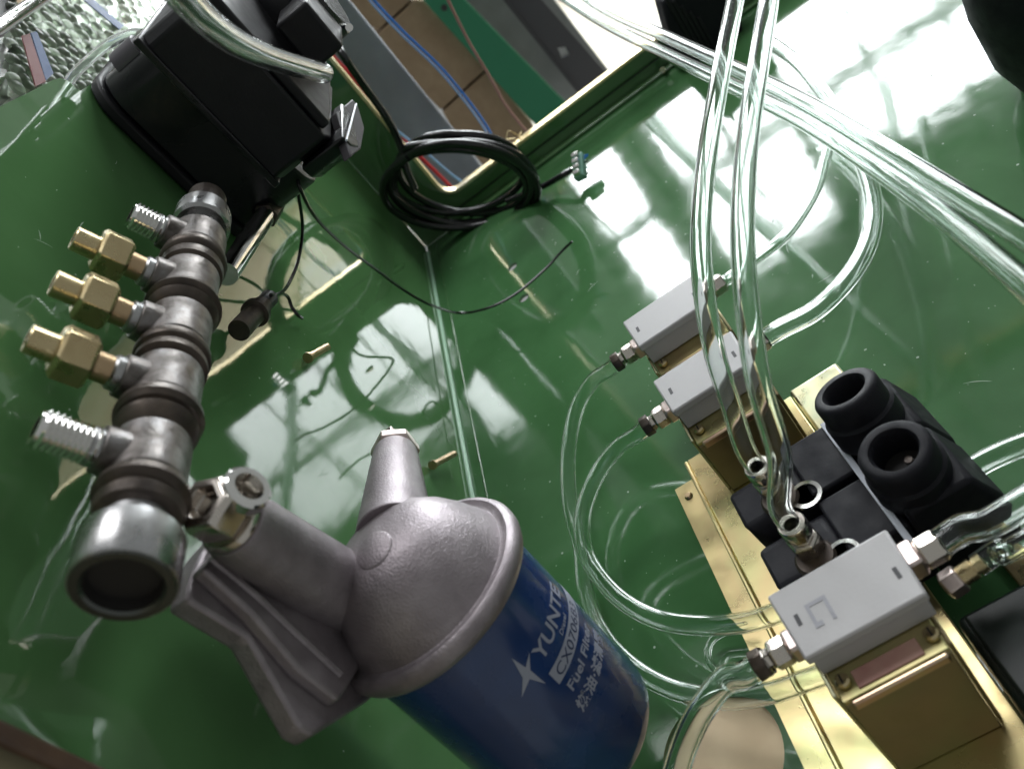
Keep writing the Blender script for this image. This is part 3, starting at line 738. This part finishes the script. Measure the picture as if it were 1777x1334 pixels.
hose("thin clear hose curving from the rear grey valve",
     [vA + rp + V((0, .0085, 0)), vA + rp + V((0, .015, 0))] + zp((1335, 432, .04), (1375, 395, .036), (1415, 330, .03), (1432, 275, .026), (1446, 232, .022), (1450, 222, .021)), .0026, .0019)
hose("clear hose from the left end of the rear grey valve, outer loop on the floor",
     [vA + lp + V((0, -.0105, 0)), vA + lp + V((0, -.018, -.001))] + zp((1028, 662, .042), (1000, 712, .034), (986, 790, .025), (990, 880, .018), (1008, 950, .014), (1015, 1020, .014), (1040, 1090, .016), (1090, 1150, .018), (1160, 1192, .02), (1250, 1212, .022), (1330, 1203, .026), (1400, 1180, .03), (1440, 1165, .034)), .0034, .0026)
hose("clear hose from the left end of the middle grey valve, inner loop on the floor",
     [vB + lp + V((0, -.0105, 0)), vB + lp + V((0, -.018, -.001))] + zp((1072, 776, .043), (1036, 824, .038), (1012, 890, .031), (1014, 950, .026), (1040, 1000, .026), (1085, 1045, .026), (1150, 1076, .027), (1230, 1085, .030), (1300, 1078, .034), (1360, 1058, .038), (1400, 1040, .04)), .0034, .0026)
hose("clear hose from the left end of the front grey valve, running off the bottom edge",
     [vC + lp + V((0, -.0105, 0)), vC + lp + V((0, -.0175, -.001))] + zp((1258, 1180, .058), (1215, 1235, .054), (1185, 1300, .048), (1165, 1370, .048), (1150, 1420, .05), (1130, 1560, .05)), .0038)
hose("clear hose leaving the front grey valve to the right edge",
     [vC + rp + V((0, .0085, 0)), vC + rp + V((0, .016, .001))] + zp((1715, 908, .066), (1777, 872, .068), (1850, 830, .07), (2000, 740, .07), (2150, 640, .06)), .0038)
hose("lower clear hose at the right edge, from the small brass connector",
     [c1 + dd * .001, c1 + dd * .008] + zp((1740, 960, .052), (1800, 928, .054), (1860, 900, .055), (2000, 830, .05)), .0030, .002)
hose("clear hose coming out behind the black solenoid valves at the right edge",
     zp((1640, 850, .022), (1685, 815, .024), (1730, 790, .026), (1780, 770, .028), (1840, 755, .03), (1980, 720, .025)), .0036)
hose("short clear hose with its cut end lying on top of the black pump",
     [W(*a, y=y) for *a, y in ((190, -160, .10), (285, -45, .096), (322, 0, .094), (368, 45, .091), (425, 82, .088), (490, 107, .086), (562, 127, .085))], .0038, .0021)
hose("thin clear hose arching from the pump's upper left nut",
     [W(*a, y=y) for *a, y in ((250, 60, .028), (226, 60, .020), (190, 76, .006), (155, 104, -.006), (130, 128, -.012), (112, 152, -.016), (100, 170, -.02))], .0022, .0014)
hose("tiny clear loop of hose on the floor between the two big loops",
     zp((1295, 1082, .01), (1260, 1095, .008), (1236, 1110, .006), (1228, 1135, .006), (1240, 1160, .006), (1275, 1185, .008)), .0014, .0009)

# ------------------------------------------------------------------ thin black wires and loose bits
wire("black_wire", "thin black wire looping from the pump across the corner to the floor",
     [W(515, 300, y=.040), W(522, 330, y=.038), W(548, 378, y=.032), W(595, 425, y=.026), W(650, 466, y=.022), W(700, 503, y=.022), W(745, 528, y=.026), W(795, 543, z=.022), W(845, 535, z=.020), (W(895, 510, z=.018)), W(945, 468, z=.018), W(975, 436, z=.020), W(993, 419, z=.022)], .0008, M['rubber'])
wire("black_wire", "thin black wire hanging from the pump to the plug behind the manifold",
     [W(512, 300, y=.036), W(518, 340, y=.030), W(525, 395, y=.020), W(518, 450, y=.012), W(502, 490, y=.008), W(488, 508, y=.012), W(470, 512, y=.018)], .0008, M['rubber'])
wire("black_wire", "thin black wire end bending down the wall below the plug",
     [W(488, 508, y=.010), W(500, 516, y=.006), W(506, 532, y=.004), W(516, 546, y=.004), W(524, 552, y=.003)], .0008, M['rubber'])
for (p0, p1, lab) in (((536, 620), (568, 602), "small brown screw stuck in the green side wall"), ((752, 806), (788, 787), "small brown screw lying across the seam of wall and floor")):
    a = W(*p0, y=.003); b_ = W(*p1, y=.006)
    t = thing("screw", lab, "screw", a)
    MB().cyl(a, b_, .0017, n=12).build("shank", M['bronze'], t)
    MB().cyl(a - (b_ - a).normalized() * .0012, a, .0024, n=14).build("screw_head", M['bronze'], t)
# ridged black plug on the rim
pl = thing("ridged_plug", "ridged black plug standing on the rim behind the crossing hoses", "plug", W(1200, 90, x=.004))
p0 = W(1190, 30, x=.004)
MB().box(W(1214, 32, x=.016), (.022, .050, .050), (V((1, 0, 0)), V((0, .97, -.25)), V((0, .25, .97)))).build("plug_body", M['blackribbed'], pl, .003)
for k in range(5):
    c_ = W(1180 + 14 * k, 40 + 9 * k, x=.0272)
    MB().box(c_, (.0018, .0024, .044)).build("ridge", M['blackplastic'], pl, .0005)
MB().cyl(W(1208, 130, x=.008), W(1216, 158, x=.010), .0052, .0042, 16).build("plug_nose", M['blackplastic'], pl)
MB().cyl(W(1150, 118, x=.006), W(1150, 122, x=.012), .0022, n=12).build("plug_screw", M['chrome'], pl)
# dark rounded housing at the top right
o = MB().lathe(W(1905, -70, z=.045) - V((0, 0, .045)), ZA, [(.030, .0002), (.040, .004), (.047, .020), (.050, .045), (.049, .075), (.040, .095), (0, .10)], 48).build("black_canister", M['blackribbed'])
tag(o, "dark rounded black housing cut off by the top right corner", "housing")

# ------------------------------------------------------------------ bubble wrap, bar and tapes at the upper left
def wallgrid(y): pass
bw = thing("bubble_wrap", "crumpled clear bubble wrap with tapes behind the side wall's top edge", "packaging", W(140, 80, y=-.05))
b = MB(); bm = b.bm
NI, NJ = 40, 28
g = []
for i in range(NI + 1):
    row = []
    for j in range(NJ + 1):
        p = W(-40 + 360 * i / NI, -60 + 300 * j / NJ, y=-.06)
        row.append(bm.verts.new(p + V((0, .006 * math.sin(i * .7 + j * .3) + .004 * math.sin(j * 1.1 - i * .4) + random.uniform(-.0012, .0012), 0))))
    g.append(row)
for i in range(NI):
    for j in range(NJ): bm.faces.new((g[i][j], g[i + 1][j], g[i + 1][j + 1], g[i][j + 1]))
b.build("film", M['film'], bw)
b = MB()
for i in range(16):
    for j in range(12):
        q = W(20 + 16 * i + (8 if j % 2 else 0) + random.uniform(-3, 3), -10 + 15 * j + random.uniform(-3, 3), y=-.05)
        b.lathe(q, YA, [(.0042, 0), (.0038, .0018), (.0022, .003), (0, .0034)], 10, start=False)
o = b.build("bubbles", M['film'], bw); o['kind'] = "stuff"
for m_, pts in (('redtape', [(38, 62), (52, 58), (80, 142), (62, 150)]), ('bluetape', [(54, 57), (64, 54), (93, 128), (80, 140)]), ('bluetape', [(138, -6), (156, -6), (215, 45), (208, 52)])):
    MB().prism([W(a, c_, y=-.042) for a, c_ in pts], (0, -.0006, 0)).build("tape", M[m_], bw)
o = MB().cyl(W(-60, 88, y=-.03), W(170, -70, y=-.03), .0034, n=24).build("steel_rod", M['chrome']); tag(o, "bright steel rod crossing the top left corner", "rod")
o = MB().bb((-.05, -.16, -.05), (.62, -.14, .75)).build("dark_green_board", mat("dull_green_board", (.05, .085, .05), .6, var=([(.04, .07, .04), (.07, .11, .065)], 12)), None, .002)
tag(o, "dull green sheet far behind the bubble wrap", "board")
o = MB().prism([W(*p, y=-.045) for p in ((30, -30), (95, -40), (60, 8), (40, 16))], (0, -.004, 0)).build("wood_offcut", M['tan']); tag(o, "pale wooden offcut above the steel rod in the corner", "offcut")
o = MB().prism([W(*p, y=-.05) for p in ((-30, -40), (28, -30), (42, 16), (-30, 62))], (0, -.004, 0)).build("dark_sheet", M['hole']); tag(o, "dark scrap sheet left of the pale offcut", "sheet")

# ------------------------------------------------------------------ dust and paint chips on the green floor
b = MB()
def flake(p, u, v, r):
    k = random.randint(4, 6); a0 = random.uniform(0, 6)
    el = random.uniform(.3, 1)
    vs = [b.bm.verts.new(p + u * r * math.cos(a0 + 2 * math.pi * i / k) * random.uniform(.6, 1) + v * r * el * math.sin(a0 + 2 * math.pi * i / k)) for i in range(k)]
    b.bm.faces.new(vs)
for i in range(620):
    p = V((random.uniform(.04, .53), random.uniform(.004, .34), .00025))
    flake(p, XA, YA, random.choice((.0002, .0003, .0003, .0004, .0007)))
for i in range(70):
    p = V((random.uniform(.2, .51), .00025, random.uniform(.02, .25)))
    flake(p, XA, ZA, random.choice((.0002, .0003, .0003, .0005)))
def scuff(p, d, n_, L_, w_):
    d = d.normalized(); q = d.cross(n_); pr_ = None
    for k in range(7):
        t_ = k / 6; c_ = p + d * L_ * (t_ - .5) + q * (L_ * .25 * (t_ - .5) ** 2)
        ww_ = w_ * math.sin(math.pi * (t_ * .9 + .05)) * random.uniform(.6, 1)
        cur = (b.bm.verts.new(c_ + q * ww_), b.bm.verts.new(c_ - q * ww_))
        if pr_: b.bm.faces.new((pr_[0], pr_[1], cur[1], cur[0]))
        pr_ = cur
for i in range(26):
    scuff(V((random.uniform(.1, .5), random.uniform(.02, .30), .00028)), V((random.uniform(-1, 1), random.uniform(-1, 1), 0)), ZA, random.uniform(.003, .010), random.uniform(.0001, .0003))
for i in range(14):
    scuff(V((random.uniform(.28, .5), .00028, random.uniform(.05, .24))), V((random.uniform(-1, 1), 0, random.uniform(-1, 1))), YA, random.uniform(.002, .007), random.uniform(.0001, .0002))
o = b.build("dust_flakes", M['dust']); o['kind'] = "stuff"; o['label'] = "white specks of dust scattered over the green paint"; o['category'] = "dust"
